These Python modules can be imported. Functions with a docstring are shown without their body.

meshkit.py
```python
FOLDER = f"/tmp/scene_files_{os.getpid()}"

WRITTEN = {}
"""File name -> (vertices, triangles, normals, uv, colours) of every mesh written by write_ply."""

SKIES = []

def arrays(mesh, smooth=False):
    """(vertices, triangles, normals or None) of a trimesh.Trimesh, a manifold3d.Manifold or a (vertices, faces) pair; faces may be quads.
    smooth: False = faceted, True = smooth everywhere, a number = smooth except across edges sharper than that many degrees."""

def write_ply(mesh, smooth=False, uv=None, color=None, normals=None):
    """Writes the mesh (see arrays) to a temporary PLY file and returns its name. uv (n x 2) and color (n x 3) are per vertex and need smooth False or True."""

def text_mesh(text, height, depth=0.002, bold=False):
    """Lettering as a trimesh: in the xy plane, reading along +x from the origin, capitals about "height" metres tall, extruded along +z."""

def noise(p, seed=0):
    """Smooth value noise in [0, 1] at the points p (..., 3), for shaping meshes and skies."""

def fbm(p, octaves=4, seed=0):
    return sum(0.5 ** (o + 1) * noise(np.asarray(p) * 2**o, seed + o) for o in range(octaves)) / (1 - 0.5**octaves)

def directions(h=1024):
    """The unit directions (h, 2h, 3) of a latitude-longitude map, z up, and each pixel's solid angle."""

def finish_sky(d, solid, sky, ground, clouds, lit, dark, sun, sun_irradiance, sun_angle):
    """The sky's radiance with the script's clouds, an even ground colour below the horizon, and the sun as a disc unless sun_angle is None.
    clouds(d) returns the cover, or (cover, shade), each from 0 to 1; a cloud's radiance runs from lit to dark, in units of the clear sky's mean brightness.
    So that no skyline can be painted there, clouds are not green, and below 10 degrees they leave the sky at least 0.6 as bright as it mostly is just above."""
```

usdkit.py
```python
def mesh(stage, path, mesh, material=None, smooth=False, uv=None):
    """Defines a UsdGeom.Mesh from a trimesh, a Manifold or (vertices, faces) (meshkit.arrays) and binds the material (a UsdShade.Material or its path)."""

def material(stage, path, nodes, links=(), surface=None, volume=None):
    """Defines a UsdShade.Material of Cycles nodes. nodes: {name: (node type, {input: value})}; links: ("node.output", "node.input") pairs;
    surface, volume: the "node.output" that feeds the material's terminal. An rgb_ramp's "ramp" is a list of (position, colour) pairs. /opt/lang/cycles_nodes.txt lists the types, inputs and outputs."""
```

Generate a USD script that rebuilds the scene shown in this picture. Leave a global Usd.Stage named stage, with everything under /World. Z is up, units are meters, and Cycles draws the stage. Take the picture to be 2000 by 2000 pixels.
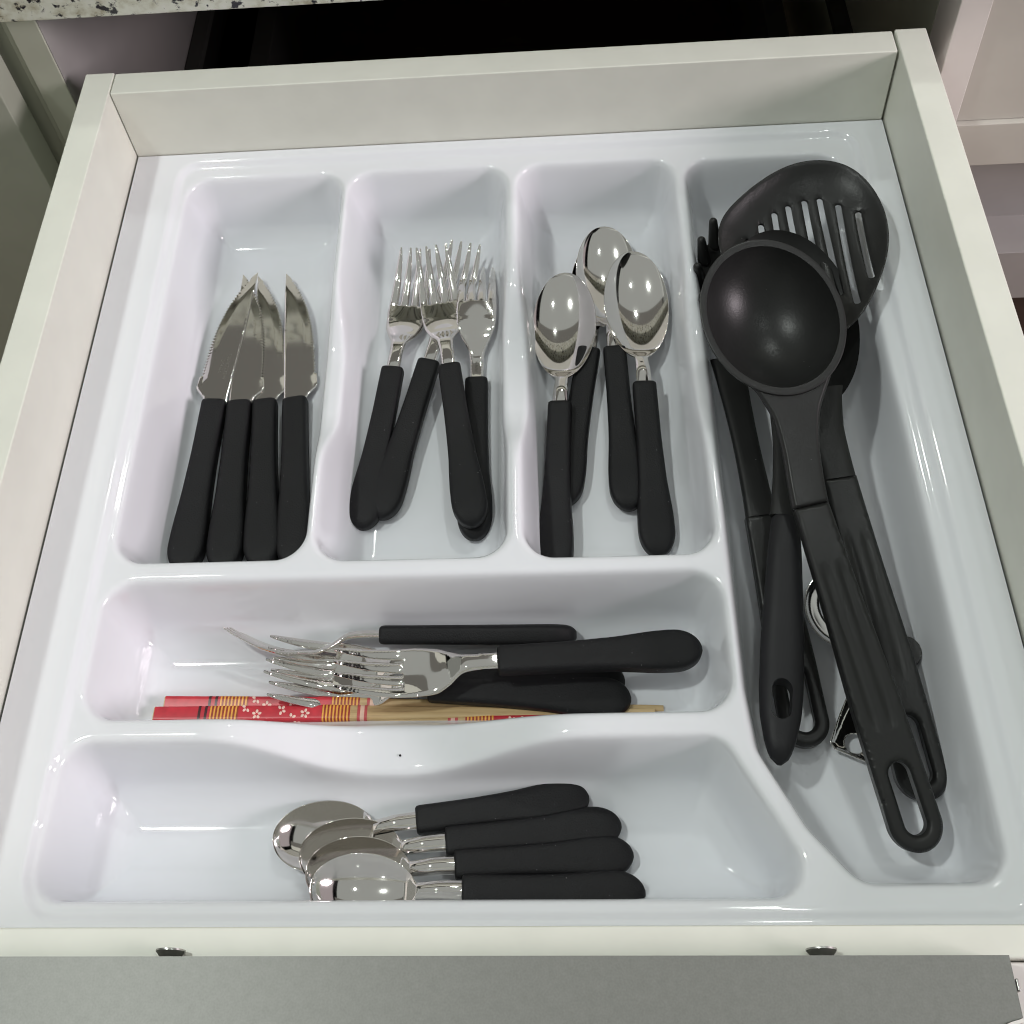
import math
import random

import numpy as np
import shapely
import trimesh
import manifold3d as m3
from shapely.geometry import Polygon, Point, box as sbox, LineString
from shapely.ops import unary_union
from pxr import Usd, UsdGeom, UsdLux, UsdShade, Gf, Sdf, Vt

import meshkit
import usdkit

stage = Usd.Stage.CreateInMemory()
UsdGeom.SetStageUpAxis(stage, UsdGeom.Tokens.z)
UsdGeom.SetStageMetersPerUnit(stage, 1.0)
UsdGeom.Xform.Define(stage, "/World")
UsdGeom.Scope.Define(stage, "/World/Looks")
random.seed(7)
rng = np.random.default_rng(7)

# ------------------------------------------------------------------ camera
CAM = np.array([0.03564, -0.48444, 0.47260])
ROT = np.array([[0.9962, 0.0456, 0.0740], [0.0113, 0.7758, -0.6308], [-0.0862, 0.6293, 0.7724]])
_u, _s, _v = np.linalg.svd(ROT)
ROT = _u @ _v
FPX, PX, PY = 2426.87, -71.23, -581.51          # pixels of the 2000 px photograph
cam = UsdGeom.Camera.Define(stage, "/World/camera")
AP = 24.0
cam.CreateHorizontalApertureAttr(AP)
cam.CreateVerticalApertureAttr(AP)
cam.CreateFocalLengthAttr(AP * FPX / 2000.0)
cam.CreateHorizontalApertureOffsetAttr(-PX / 2000.0 * AP)
cam.CreateVerticalApertureOffsetAttr(PY / 2000.0 * AP)
cam.CreateClippingRangeAttr(Gf.Vec2f(0.02, 50))
_m = np.eye(4)
_m[:3, :3] = ROT.T
_m[3, :3] = CAM
cam.AddTransformOp().Set(Gf.Matrix4d(*_m.ravel().tolist()))
cam.CreateExposureAttr(0.22)

# ------------------------------------------------------------------ unseen lamps and glowing panels


def look_matrix(pos, target):
    z = np.asarray(pos, float) - np.asarray(target, float)
    z /= np.linalg.norm(z)
    up = np.array([0, 0, 1.0]) if abs(z[2]) < 0.95 else np.array([0, 1.0, 0])
    x = np.cross(up, z)
    x /= np.linalg.norm(x)
    y = np.cross(z, x)
    m = np.eye(4)
    m[0, :3], m[1, :3], m[2, :3], m[3, :3] = x, y, z, pos
    return Gf.Matrix4d(*m.ravel().tolist())


def bulb(name, pos, radius, power, color):
    l = UsdLux.SphereLight.Define(stage, "/World/" + name)
    l.CreateRadiusAttr(radius)
    l.CreateNormalizeAttr(True)
    l.CreateIntensityAttr(power)
    l.CreateColorAttr(Gf.Vec3f(*color))
    l.AddTranslateOp().Set(Gf.Vec3d(*pos))


def soft(name, pos, target, w, h, radiance, color):
    l = UsdLux.RectLight.Define(stage, "/World/" + name)
    l.CreateWidthAttr(w)
    l.CreateHeightAttr(h)
    l.CreateNormalizeAttr(False)
    l.CreateIntensityAttr(radiance)
    l.CreateColorAttr(Gf.Vec3f(*color))
    l.AddTransformOp().Set(look_matrix(pos, target))


bulb("unseen_ceiling_lamp", (-0.62, -0.24, 1.45), 0.045, 8.0, (0.94, 1.0, 0.95))  # out of view, overhead left, placed for the main light
bulb("unseen_ceiling_lamp_001", (0.33, 0.55, 1.46), 0.040, 3.2, (0.94, 1.0, 0.95))  # out of view, beyond the counter, placed for the ladle highlights
bulb("unseen_ceiling_lamp_002", (0.55, -0.34, 1.65), 0.040, 1.6, (0.94, 1.0, 0.97))  # out of view, a weaker light from high on the right
bulb("unseen_side_lamp", (2.1, -0.75, 0.84), 0.36, 38.0, (1.0, 0.885, 0.935))  # out of view, low on the right, placed to light the left walls pink
soft("unseen_ceiling_glow", (-0.3, -1.0, 1.80), (-0.3, -1.0, 0), 4.6, 3.3, 0.32, (0.965, 1.0, 0.95))  # unseen glowing sheet in place of ceiling bounce
soft("unseen_ceiling_glow_001", (0, 1.52, 1.80), (0, 1.52, 0), 4.6, 0.70, 0.48, (1.0, 1.0, 0.88))  # unseen glowing strip, mirrored in the far half of the blades
soft("unseen_ceiling_glow_002", (0, 0.91, 1.82), (0, 0.91, 0), 4.6, 0.50, 0.13, (1.0, 0.97, 0.88))  # unseen dim strip, mirrored as the darker half of the blades
soft("unseen_wall_glow", (0.2, 1.9, 1.05), (0.2, 0.0, 1.05), 4.4, 1.3, 0.30, (1.0, 0.99, 0.88))  # unseen glowing sheet in place of the far wall, mirrored in metal
soft("side_panel", (2.4, -0.3, 0.85), (0, -0.3, 0.85), 3.2, 1.7, 0.34, (1.0, 0.88, 0.90))  # unseen glowing sheet, soft pink light from the right
soft("side_panel_001", (-2.4, -0.3, 0.9), (0, -0.3, 0.9), 3.2, 1.7, 0.20, (0.96, 1.0, 0.92))  # added fill sheet, ambient light from the left
soft("front_panel", (-0.6, -2.7, 0.95), (-0.1, 0, 0.5), 4.0, 1.7, 0.30, (0.97, 1.0, 0.93))  # added fill sheet behind the camera, brightens back panel and spoon bowls


# ------------------------------------------------------------------ helpers


def at(u, v, z):
    """The point of the place at height z that the photograph shows at (u, v)."""
    d = ROT @ np.array([(u - 1000 - PX) / FPX, -(v - 1000 - PY) / FPX, -1.0])
    return CAM + (z - CAM[2]) / d[2] * d


def in_plane(u, v, Mx):
    """Where the line of sight to (u, v) meets the x-y plane of a frame, in that frame."""
    d = ROT @ np.array([(u - 1000 - PX) / FPX, -(v - 1000 - PY) / FPX, -1.0])
    Mi = np.linalg.inv(Mx)
    o, e = Mi[:3, :3] @ CAM + Mi[:3, 3], Mi[:3, :3] @ d
    return (o - e * o[2] / e[2])[:2]


_used = {}


def numbered(path):
    n = _used.get(path, -1) + 1
    _used[path] = n
    return path if n == 0 else f"{path}_{n:03d}"


def tag(prim, label=None, cat=None, group=None, kind=None):
    for k, v in (("label", label), ("category", cat), ("group", group), ("kind", kind)):
        if v:
            prim.SetCustomDataByKey(k, v)
    return prim


def thing(name, label, cat, group=None, matrix=None):
    x = UsdGeom.Xform.Define(stage, numbered("/World/" + name))
    if matrix is not None:
        x.AddTransformOp().Set(Gf.Matrix4d(*np.asarray(matrix, float).T.ravel().tolist()))
    return tag(x.GetPrim(), label, cat, group)


def part(parent, name, mesh, mat, smooth=35, label=None, kind=None):
    base = "/World" if parent is None else str(parent.GetPath())
    m = usdkit.mesh(stage, numbered(base + "/" + name), mesh, mat, smooth=smooth)
    return tag(m.GetPrim(), label, None, None, kind)


def rbox(x0, x1, y0, y1, z0, z1, r=0.0008):
    """A box with softly broken edges."""
    if r <= 0:
        return trimesh.creation.box(bounds=[[x0, y0, z0], [x1, y1, z1]])
    c = 4
    pts = []
    s = m3.Manifold.sphere(r, 8)
    parts_ = [s.translate([a, b, d]) for a in (x0 + r, x1 - r) for b in (y0 + r, y1 - r) for d in (z0 + r, z1 - r)]
    return m3.Manifold.batch_hull(parts_)


def grid_mesh(P, close_v=True, cap0=True, cap1=True):
    """P: (n, m, 3) rings; closed around m."""
    n, m, _ = P.shape
    v = P.reshape(-1, 3)
    f = []
    i = np.arange(n - 1)[:, None]
    j = np.arange(m)[None, :]
    j2 = (j + 1) % m
    a, b, c, d = i * m + j, i * m + j2, (i + 1) * m + j2, (i + 1) * m + j
    f = np.concatenate([np.stack([a, b, c], -1).reshape(-1, 3), np.stack([a, c, d], -1).reshape(-1, 3)])
    vs, fs = [v], [f]
    k = len(v)
    for on, row, flip in ((cap0, 0, True), (cap1, n - 1, False)):
        if on:
            vs.append(P[row].mean(0)[None])
            jj = np.arange(m)
            t = np.stack([row * m + jj, row * m + (jj + 1) % m, np.full(m, k)], 1)
            fs.append(t[:, ::-1] if flip else t)
            k += 1
    return trimesh.Trimesh(np.concatenate(vs), np.concatenate(fs), process=False)


def fixn(t):
    t = trimesh.Trimesh(t.vertices, t.faces, process=False)
    if t.volume < 0:
        t.invert()
    return t


def superloft(s, w, t, yc, zc, e=3.6, m=36):
    """Cross sections along x: half width w, half thickness t, superellipse exponent e."""
    a = np.linspace(0, 2 * np.pi, m, endpoint=False)
    ca, sa = np.cos(a), np.sin(a)
    cx = np.sign(ca) * np.abs(ca) ** (2 / e)
    cz = np.sign(sa) * np.abs(sa) ** (2 / e)
    P = np.zeros((len(s), m, 3))
    P[:, :, 0] = np.asarray(s)[:, None]
    P[:, :, 1] = np.asarray(yc)[:, None] + np.asarray(w)[:, None] * cx
    P[:, :, 2] = np.asarray(zc)[:, None] + np.asarray(t)[:, None] * cz
    return fixn(grid_mesh(P))


def cross_section(poly):
    rings = []
    for g in getattr(poly, "geoms", [poly]):
        rings.append(np.asarray(shapely.geometry.polygon.orient(g).exterior.coords)[:-1])
        rings += [np.asarray(h.coords)[:-1] for h in shapely.geometry.polygon.orient(g).interiors]
    return m3.CrossSection([r.astype(np.float64) for r in rings], m3.FillRule.EvenOdd)


def plate(poly, thick, res, zf=None, round_r=None, edge=0.35, tf=None):
    """A plate cut along poly, refined, its edges rounded, then bent by zf(x, y)."""
    man = m3.Manifold.extrude(cross_section(poly), 1.0)
    man = man.scale([1, 1, thick]).refine_to_length(res)
    me = man.to_mesh()
    v, f = np.array(me.vert_properties[:, :3], float), np.array(me.tri_verts)
    h = v[:, 2] / thick - 0.5
    k = np.ones(len(v))
    if round_r:
        d = shapely.distance(poly.boundary, shapely.points(v[:, 0], v[:, 1]))
        q = np.clip(d / round_r, 0, 1)
        k = edge + (1 - edge) * np.sqrt(np.clip(1 - (1 - q) ** 2, 0, 1))
    if tf is not None:
        k = k * tf(v[:, 0], v[:, 1])
    v[:, 2] = h * thick * k + (zf(v[:, 0], v[:, 1]) if zf else 0)
    return trimesh.Trimesh(v, f, process=False)


def smooth_line(pts, n=80):
    """A smooth curve through points (x, y) as a function x -> y (monotone in x)."""
    from scipy.interpolate import PchipInterpolator
    p = np.array(sorted(pts))
    return PchipInterpolator(p[:, 0], p[:, 1])


def frame(J, T, up=(0, 0, 1.0), roll=0.0):
    """Matrix with origin J, x towards T, z near up."""
    x = np.asarray(T) - np.asarray(J)
    x = x / np.linalg.norm(x)
    z = np.asarray(up, float)
    z = z - x * (z @ x)
    z /= np.linalg.norm(z)
    y = np.cross(z, x)
    if roll:
        c, s = math.cos(roll), math.sin(roll)
        y, z = c * y + s * z, c * z - s * y
    M = np.eye(4)
    M[:3, 0], M[:3, 1], M[:3, 2], M[:3, 3] = x, y, z, J
    return M


def ref_copy(src, name, label, cat, group, matrix):
    x = thing(name, label, cat, group, matrix)
    x.GetReferences().AddInternalReference(src.GetPath())
    x.SetInstanceable(True)
    return x


# ------------------------------------------------------------------ materials
L = "/World/Looks/"


def mat(name, nodes, links=(), surface="p.BSDF"):
    return usdkit.material(stage, L + name, nodes, links, surface=surface)


M = {}
M["tray"] = mat("white_plastic", {
    "g": ("geometry", {}),
    "n": ("noise_texture", {"scale": 28.0, "detail": 2.0}),
    "b": ("bump", {"strength": 0.05, "distance": 0.0006}),
    "n2": ("noise_texture", {"scale": 60.0, "detail": 4.0}),
    "r": ("map_range", {"from_min": 0.3, "from_max": 0.7, "to_min": 0.045, "to_max": 0.095}),
    "p": ("principled_bsdf", {"base_color": (0.775, 0.79, 0.825), "specular_ior_level": 0.5, "subsurface_weight": 0.0})},
    [("g.position", "n.vector"), ("g.position", "n2.vector"), ("n.fac", "b.height"), ("n2.fac", "r.value"), ("r.result", "p.roughness"), ("b.normal", "p.normal")])


def laminate(name, col, rough=0.42, var=0.03, scale=40.0):
    c0 = tuple(c * (1 - var) for c in col)
    c1 = tuple(min(1, c * (1 + var)) for c in col)
    return mat(name, {
        "g": ("geometry", {}),
        "n": ("noise_texture", {"scale": scale, "detail": 5.0}),
        "c": ("rgb_ramp", {"ramp": [(0.3, c0), (0.7, c1)]}),
        "nb": ("noise_texture", {"scale": 900.0, "detail": 2.0}),
        "b": ("bump", {"strength": 0.08, "distance": 0.0003}),
        "p": ("principled_bsdf", {"roughness": rough, "specular_ior_level": 0.4})},
        [("g.position", "n.vector"), ("g.position", "nb.vector"), ("n.fac", "c.fac"), ("c.color", "p.base_color"), ("nb.fac", "b.height"), ("b.normal", "p.normal")])


M["cream"] = laminate("cream_laminate", (0.745, 0.75, 0.675))
M["white_lam"] = laminate("white_laminate", (0.74, 0.71, 0.68))
M["greige"] = laminate("grey_green_laminate", (0.50, 0.52, 0.43))
M["door"] = laminate("shaded_door_laminate", (0.40, 0.42, 0.35))  # darker copy of the grey-green, for less light on the door
M["beige"] = laminate("beige_laminate", (0.55, 0.535, 0.485))
M["mauve"] = laminate("mauve_laminate", (0.40, 0.385, 0.375))
M["shade_black"] = laminate("shaded_interior", (0.012, 0.011, 0.010), 0.7)  # near black stands for the shade inside the cabinet
M["void"] = laminate("shaded_grey_interior", (0.06, 0.06, 0.055), 0.7)  # dark grey in place of shade on parts deep inside
M["brown"] = laminate("brown_floor", (0.28, 0.21, 0.15), 0.5, 0.15, 8.0)
M["darkbrown"] = laminate("dark_brown_board", (0.05, 0.03, 0.025), 0.5, 0.2, 20.0)
M["grey"] = mat("grey_lacquer", {
    "g": ("geometry", {}),
    "n": ("noise_texture", {"scale": 1400.0, "detail": 2.0}),
    "n2": ("noise_texture", {"scale": 300.0, "detail": 3.0}),
    "mx": ("mix_float", {"fac": 0.4}),
    "c": ("rgb_ramp", {"ramp": [(0.30, (0.178, 0.181, 0.166)), (0.70, (0.218, 0.221, 0.205))]}),
    "b": ("bump", {"strength": 0.05, "distance": 0.0003}),
    "p": ("principled_bsdf", {"roughness": 0.42, "metallic": 0.25})},
    [("g.position", "n.vector"), ("g.position", "n2.vector"), ("n.fac", "mx.a"), ("n2.fac", "mx.b"), ("mx.result", "c.fac"), ("c.color", "p.base_color"), ("n.fac", "b.height"), ("b.normal", "p.normal")])


def black(name, base, rough, grain, dust, strength=0.35, spec=0.24):
    nodes = {
        "g": ("texture_coordinate", {}),
        "o": ("object_info", {}),
        "nb": ("noise_texture", {"scale": grain, "detail": 3.0, "roughness": 0.6}),
        "b": ("bump", {"strength": strength, "distance": 0.0004}),
        "v": ("voronoi_texture", {"scale": 330.0}),
        "lt": ("math", {"math_type": "less_than", "value2": 0.045}),
        "nd": ("noise_texture", {"scale": 60.0, "detail": 2.0}),
        "gt": ("math", {"math_type": "greater_than", "value2": dust}),
        "mu": ("math", {"math_type": "multiply"}),
        "ns": ("noise_texture", {"scale": 35.0, "detail": 5.0}),
        "rr": ("map_range", {"from_min": 0.3, "from_max": 0.7, "to_min": rough - 0.06, "to_max": rough + 0.08}),
        "c": ("mix_color", {"a": base, "b": (0.35, 0.35, 0.36)}),
        "p": ("principled_bsdf", {"specular_ior_level": spec})}
    links = [("g.object", "nb.vector"), ("g.object", "v.vector"), ("g.object", "nd.vector"), ("g.object", "ns.vector"), ("nb.fac", "b.height"), ("b.normal", "p.normal"),
             ("v.distance", "lt.value1"), ("nd.fac", "gt.value1"), ("lt.value", "mu.value1"), ("gt.value", "mu.value2"), ("mu.value", "c.fac"),
             ("ns.fac", "rr.value"), ("rr.result", "p.roughness"), ("c.result", "p.base_color")]
    return mat(name, nodes, links)


M["handle"] = black("black_textured_plastic", (0.0085, 0.0085, 0.0095), 0.50, 1300.0, 0.50, 0.6)
M["nylon"] = black("black_nylon", (0.0175, 0.0178, 0.0176), 0.37, 700.0, 0.66, 0.16, 0.32)
M["rubber"] = black("charcoal_plastic", (0.016, 0.016, 0.018), 0.48, 900.0, 0.75, 0.15)


def metal(name, col, rough, scratch=0.05):
    return mat(name, {
        "g": ("texture_coordinate", {}),
        "n": ("noise_texture", {"scale": 25.0, "detail": 4.0}),
        "r": ("map_range", {"from_min": 0.3, "from_max": 0.75, "to_min": rough * 0.6, "to_max": rough * 1.7}),
        "n2": ("noise_texture", {"scale": 45.0, "detail": 2.0}),
        "b": ("bump", {"strength": scratch, "distance": 0.0004}),
        "p": ("principled_bsdf", {"base_color": col, "metallic": 1.0})},
        [("g.object", "n.vector"), ("g.object", "n2.vector"), ("n.fac", "r.value"), ("r.result", "p.roughness"), ("n2.fac", "b.height"), ("b.normal", "p.normal")])


M["steel"] = metal("polished_steel", (0.76, 0.74, 0.71), 0.06)
M["chrome"] = metal("chrome", (0.74, 0.73, 0.71), 0.06)
M["screw"] = metal("screw_steel", (0.42, 0.42, 0.40), 0.22)
M["etch"] = mat("etched_mark", {"p": ("principled_bsdf", {"base_color": (0.16, 0.15, 0.13), "metallic": 0.6, "roughness": 0.5})})


def paint(name, col, rough=0.35, var=0.12):
    return mat(name, {
        "g": ("texture_coordinate", {}),
        "n": ("noise_texture", {"scale": 250.0, "detail": 4.0}),
        "c": ("rgb_ramp", {"ramp": [(0.3, tuple(c * (1 - var) for c in col)), (0.7, tuple(min(1, c * (1 + var)) for c in col))]}),
        "p": ("principled_bsdf", {"roughness": rough})},
        [("g.object", "n.vector"), ("n.fac", "c.fac"), ("c.color", "p.base_color")])


M["red"] = paint("red_paint", (0.50, 0.025, 0.04))
M["maroon"] = paint("maroon_paint", (0.05, 0.008, 0.01))
M["gold"] = paint("golden_paint", (0.75, 0.36, 0.06))
M["rust"] = paint("rust_red_paint", (0.30, 0.04, 0.015))
M["petal"] = paint("petal_paint", (0.80, 0.56, 0.48))
M["rose"] = paint("rose_stripe_paint", (0.46, 0.07, 0.07))
M["blush"] = paint("blush_band_paint", (0.66, 0.44, 0.34))
M["bamboo"] = mat("bamboo", {
    "g": ("texture_coordinate", {}),
    "mp": ("mapping", {"scale": (14.0, 500.0, 500.0)}),
    "n": ("noise_texture", {"scale": 1.0, "detail": 5.0, "roughness": 0.65}),
    "c": ("rgb_ramp", {"ramp": [(0.25, (0.36, 0.23, 0.10)), (0.5, (0.52, 0.37, 0.18)), (0.75, (0.60, 0.45, 0.24))]}),
    "b": ("bump", {"strength": 0.15, "distance": 0.0003}),
    "p": ("principled_bsdf", {"roughness": 0.42})},
    [("g.object", "mp.vector"), ("mp.vector", "n.vector"), ("n.fac", "c.fac"), ("c.color", "p.base_color"), ("n.fac", "b.height"), ("b.normal", "p.normal")])
M["granite"] = mat("granite", {
    "g": ("geometry", {}),
    "n": ("noise_texture", {"scale": 110.0, "detail": 6.0, "roughness": 0.62}),
    "c": ("rgb_ramp", {"ramp": [(0.30, (0.34, 0.31, 0.21)), (0.42, (0.56, 0.56, 0.45)), (0.55, (0.68, 0.70, 0.60)), (0.75, (0.74, 0.75, 0.68))]}),
    "n2": ("noise_texture", {"scale": 140.0, "detail": 4.0, "roughness": 0.65}),
    "m2": ("rgb_ramp", {"ramp": [(0.545, (0, 0, 0)), (0.60, (1, 1, 1))]}),
    "x": ("mix_color", {"b": (0.018, 0.018, 0.025)}),
    "p": ("principled_bsdf", {"roughness": 0.22})},
    [("g.position", "n.vector"), ("g.position", "n2.vector"), ("n.fac", "c.fac"), ("n2.fac", "m2.fac"), ("m2.color", "x.fac"), ("c.color", "x.a"), ("x.result", "p.base_color")])

# ------------------------------------------------------------------ the drawer, the cabinets round it, the floor
HW, D = 0.215, 0.4065                        # half width and depth inside the drawer
TS, TB = 0.0167, 0.0167
LIP, DECK, FZ = -0.0525, -0.0555, -0.1020    # tray flange, top of its dividers, floor of its wells

floor = part(None, "floor", trimesh.creation.box(bounds=[[-2.5, -2.5, -0.80], [2.5, 1.2, -0.78]]), M["brown"], False)
tag(floor, "brown wooden floor far below the drawer", "floor", None, "structure")

dr = thing("cutlery_drawer", "open cream laminate drawer with a grey bowed handle rail, holding the white cutlery tray", "drawer")
part(dr, "side_panel", rbox(-HW - TS, -HW, -0.4165, TB, -0.130, 0.0), M["cream"])
part(dr, "side_panel", rbox(HW, HW + TS, -0.4165, TB, -0.130, 0.0), M["cream"])
part(dr, "back_panel", rbox(-HW + 0.0004, HW - 0.0012, 0.0, TB - 0.0006, -0.130, -0.0004), M["cream"])
part(dr, "front_wall", rbox(-HW + 0.0003, HW - 0.0003, -0.4163, -0.4065, -0.130, -0.0005), M["cream"])
part(dr, "bottom_board", rbox(-HW + 0.0005, HW - 0.0005, -0.4060, -0.0005, -0.128, -0.120, 0), M["cream"])
part(dr, "front_panel", rbox(-0.262, 0.262, -0.4345, -0.4168, -0.19, -0.0030), M["white_lam"])
xs = np.linspace(-0.1690, 0.1632, 90)


def bow(x):
    q = np.clip((0.1715 - np.abs(x + 0.003)) / 0.075, 0, 1)
    return -0.4330 - 0.034 * (q * q * (3 - 2 * q))


hp = Polygon([(-0.1690, -0.4168), *[(x, bow(x)) for x in xs], (0.1632, -0.4168)])
rail = plate(hp, 0.0124, 0.006, None)
rail.apply_translation([0, 0, 0.0037])
hr = part(dr, "handle_rail", rail, M["grey"], 30)
edge_line = Polygon([*[(x, bow(x) - 0.0002) for x in xs], *[(x, bow(x) - 0.0012) for x in xs[::-1]]])
ee = m3.Manifold.extrude(cross_section(edge_line), 0.0132).translate([0, 0, -0.0027])
part(hr, "edge_strip", ee, M["white_lam"], 30)  # pale strip painted as the highlight along the rail edge
part(hr, "end_clip", rbox(0.1636, 0.1646, -0.4265, -0.4230, 0.001, 0.0095, 0.0004), M["screw"])


def lathe_y(prof, y0):
    t = trimesh.creation.revolve(np.array(prof), sections=28)
    t.apply_transform(trimesh.transformations.rotation_matrix(-math.pi / 2, [1, 0, 0]))
    return t


for (u, v) in ((322, 1853), (1610, 1852)):
    q = at(u, v, 0.010)
    t = lathe_y([(0.0, 0.0), (0.0030, 0.0), (0.0034, 0.0006), (0.0050, 0.0022), (0.0050, 0.0027), (0.0040, 0.0029), (0.0016, 0.0028), (0.0014, 0.0018), (0, 0.0018)], 0)
    t.apply_translation([q[0], -0.4167, 0.0030])
    part(dr, "screw_head", t, M["screw"], 40)

# cabinet on the left: stile, inner wall and the neighbouring door
cb = thing("kitchen_cabinet", "cream cabinet carcass with open dark interior behind the pulled-out drawer", "cabinet")
part(cb, "stile", rbox(-0.2624, -0.2455, 0.0157, 0.0172, -0.62, 0.0476, 0.0006), M["greige"], label="grey-green upright edge left of the drawer")  # grey-green tone stands for a face out of the pink light
part(cb, "stile", rbox(0.2462, 0.2630, 0.0157, 0.045, -0.62, 0.062, 0.0006), M["white_lam"], label="pinkish white upright edge right of the drawer")  # pinkish white tone stands for the lit face
part(cb, "edge_band", rbox(-0.2665, -0.2626, 0.0185, 0.045, -0.62, 0.0474, 0.0004), M["greige"])
part(cb, "side_wall", rbox(-0.2624, -0.2455, 0.0174, 0.55, -0.16, 0.0476, 0), M["mauve"])  # darker mauve copy of the stile, for pink light and shade within
part(cb, "side_wall", rbox(-0.2624, -0.2452, 0.0174, 0.55, -0.62, -0.1602, 0), M["shade_black"])  # same wall, blackened below where the cabinet lies in shade
part(cb, "side_wall", rbox(0.2462, 0.2630, 0.0452, 0.55, -0.62, 0.062, 0), M["greige"])
part(cb, "filler_panel", rbox(-0.75, -0.2667, 0.0215, 0.040, -0.70, 0.0476, 0), M["greige"])
part(cb, "back_wall", rbox(-0.2454, 0.2461, 0.55, 0.56, -0.62, 0.062, 0), M["shade_black"])
part(cb, "bottom_board", rbox(-0.2454, 0.2461, 0.02, 0.549, -0.63, -0.615, 0), M["shade_black"])
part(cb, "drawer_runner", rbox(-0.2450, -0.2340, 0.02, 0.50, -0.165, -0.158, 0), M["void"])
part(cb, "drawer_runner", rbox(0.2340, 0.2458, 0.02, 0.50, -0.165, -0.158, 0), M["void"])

low = thing("drawer_below", "dark lower drawer deep in the shadow behind the open one", "drawer")
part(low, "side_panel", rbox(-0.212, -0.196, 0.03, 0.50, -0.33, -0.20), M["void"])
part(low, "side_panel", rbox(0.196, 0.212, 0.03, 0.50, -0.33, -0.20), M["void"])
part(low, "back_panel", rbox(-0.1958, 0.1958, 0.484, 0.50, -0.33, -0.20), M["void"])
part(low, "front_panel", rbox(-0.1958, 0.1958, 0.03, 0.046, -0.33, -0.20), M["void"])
part(low, "bottom_board", rbox(-0.1958, 0.1958, 0.0465, 0.4835, -0.33, -0.32, 0), M["darkbrown"])

door = part(None, "cabinet_door", rbox(-0.70, -0.2725, -0.0050, 0.0145, -0.70, 0.0472, 0.0008), M["door"])
tag(door, "grey-green cabinet door with a lit right edge, left of the open drawer", "cabinet door")

rc = thing("side_cabinet", "pinkish beige cabinet front with a rail and a recess, right of the open drawer", "cabinet")
part(rc, "face_panel", rbox(0.2634, 0.62, 0.0185, 0.034, -0.0777, 0.062, 0.0005), M["beige"])
part(rc, "rail", rbox(0.2634, 0.62, 0.0150, 0.034, -0.1145, -0.0781, 0.0006), M["beige"])
part(rc, "recess_back", rbox(0.2634, 0.62, 0.060, 0.070, -0.24, -0.1147, 0), M["mauve"])
part(rc, "ledge", rbox(0.2634, 0.62, 0.028, 0.0698, -0.2760, -0.2220, 0.0006), M["mauve"])
part(rc, "plinth", rbox(0.2634, 0.62, 0.075, 0.085, -0.70, -0.2762, 0), M["darkbrown"])

ct = part(None, "countertop", rbox(-1.0, 0.8, 0.0080, 0.60, 0.0480, 0.084, 0.0012), M["granite"])
tag(ct, "speckled grey and beige granite countertop edge above the cabinet", "countertop")

# ------------------------------------------------------------------ the cutlery tray: one moulded sheet


def rounded(poly, r):
    return poly.buffer(-r, quad_segs=12).buffer(2 * r, quad_segs=12).buffer(-r, quad_segs=12)


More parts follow.
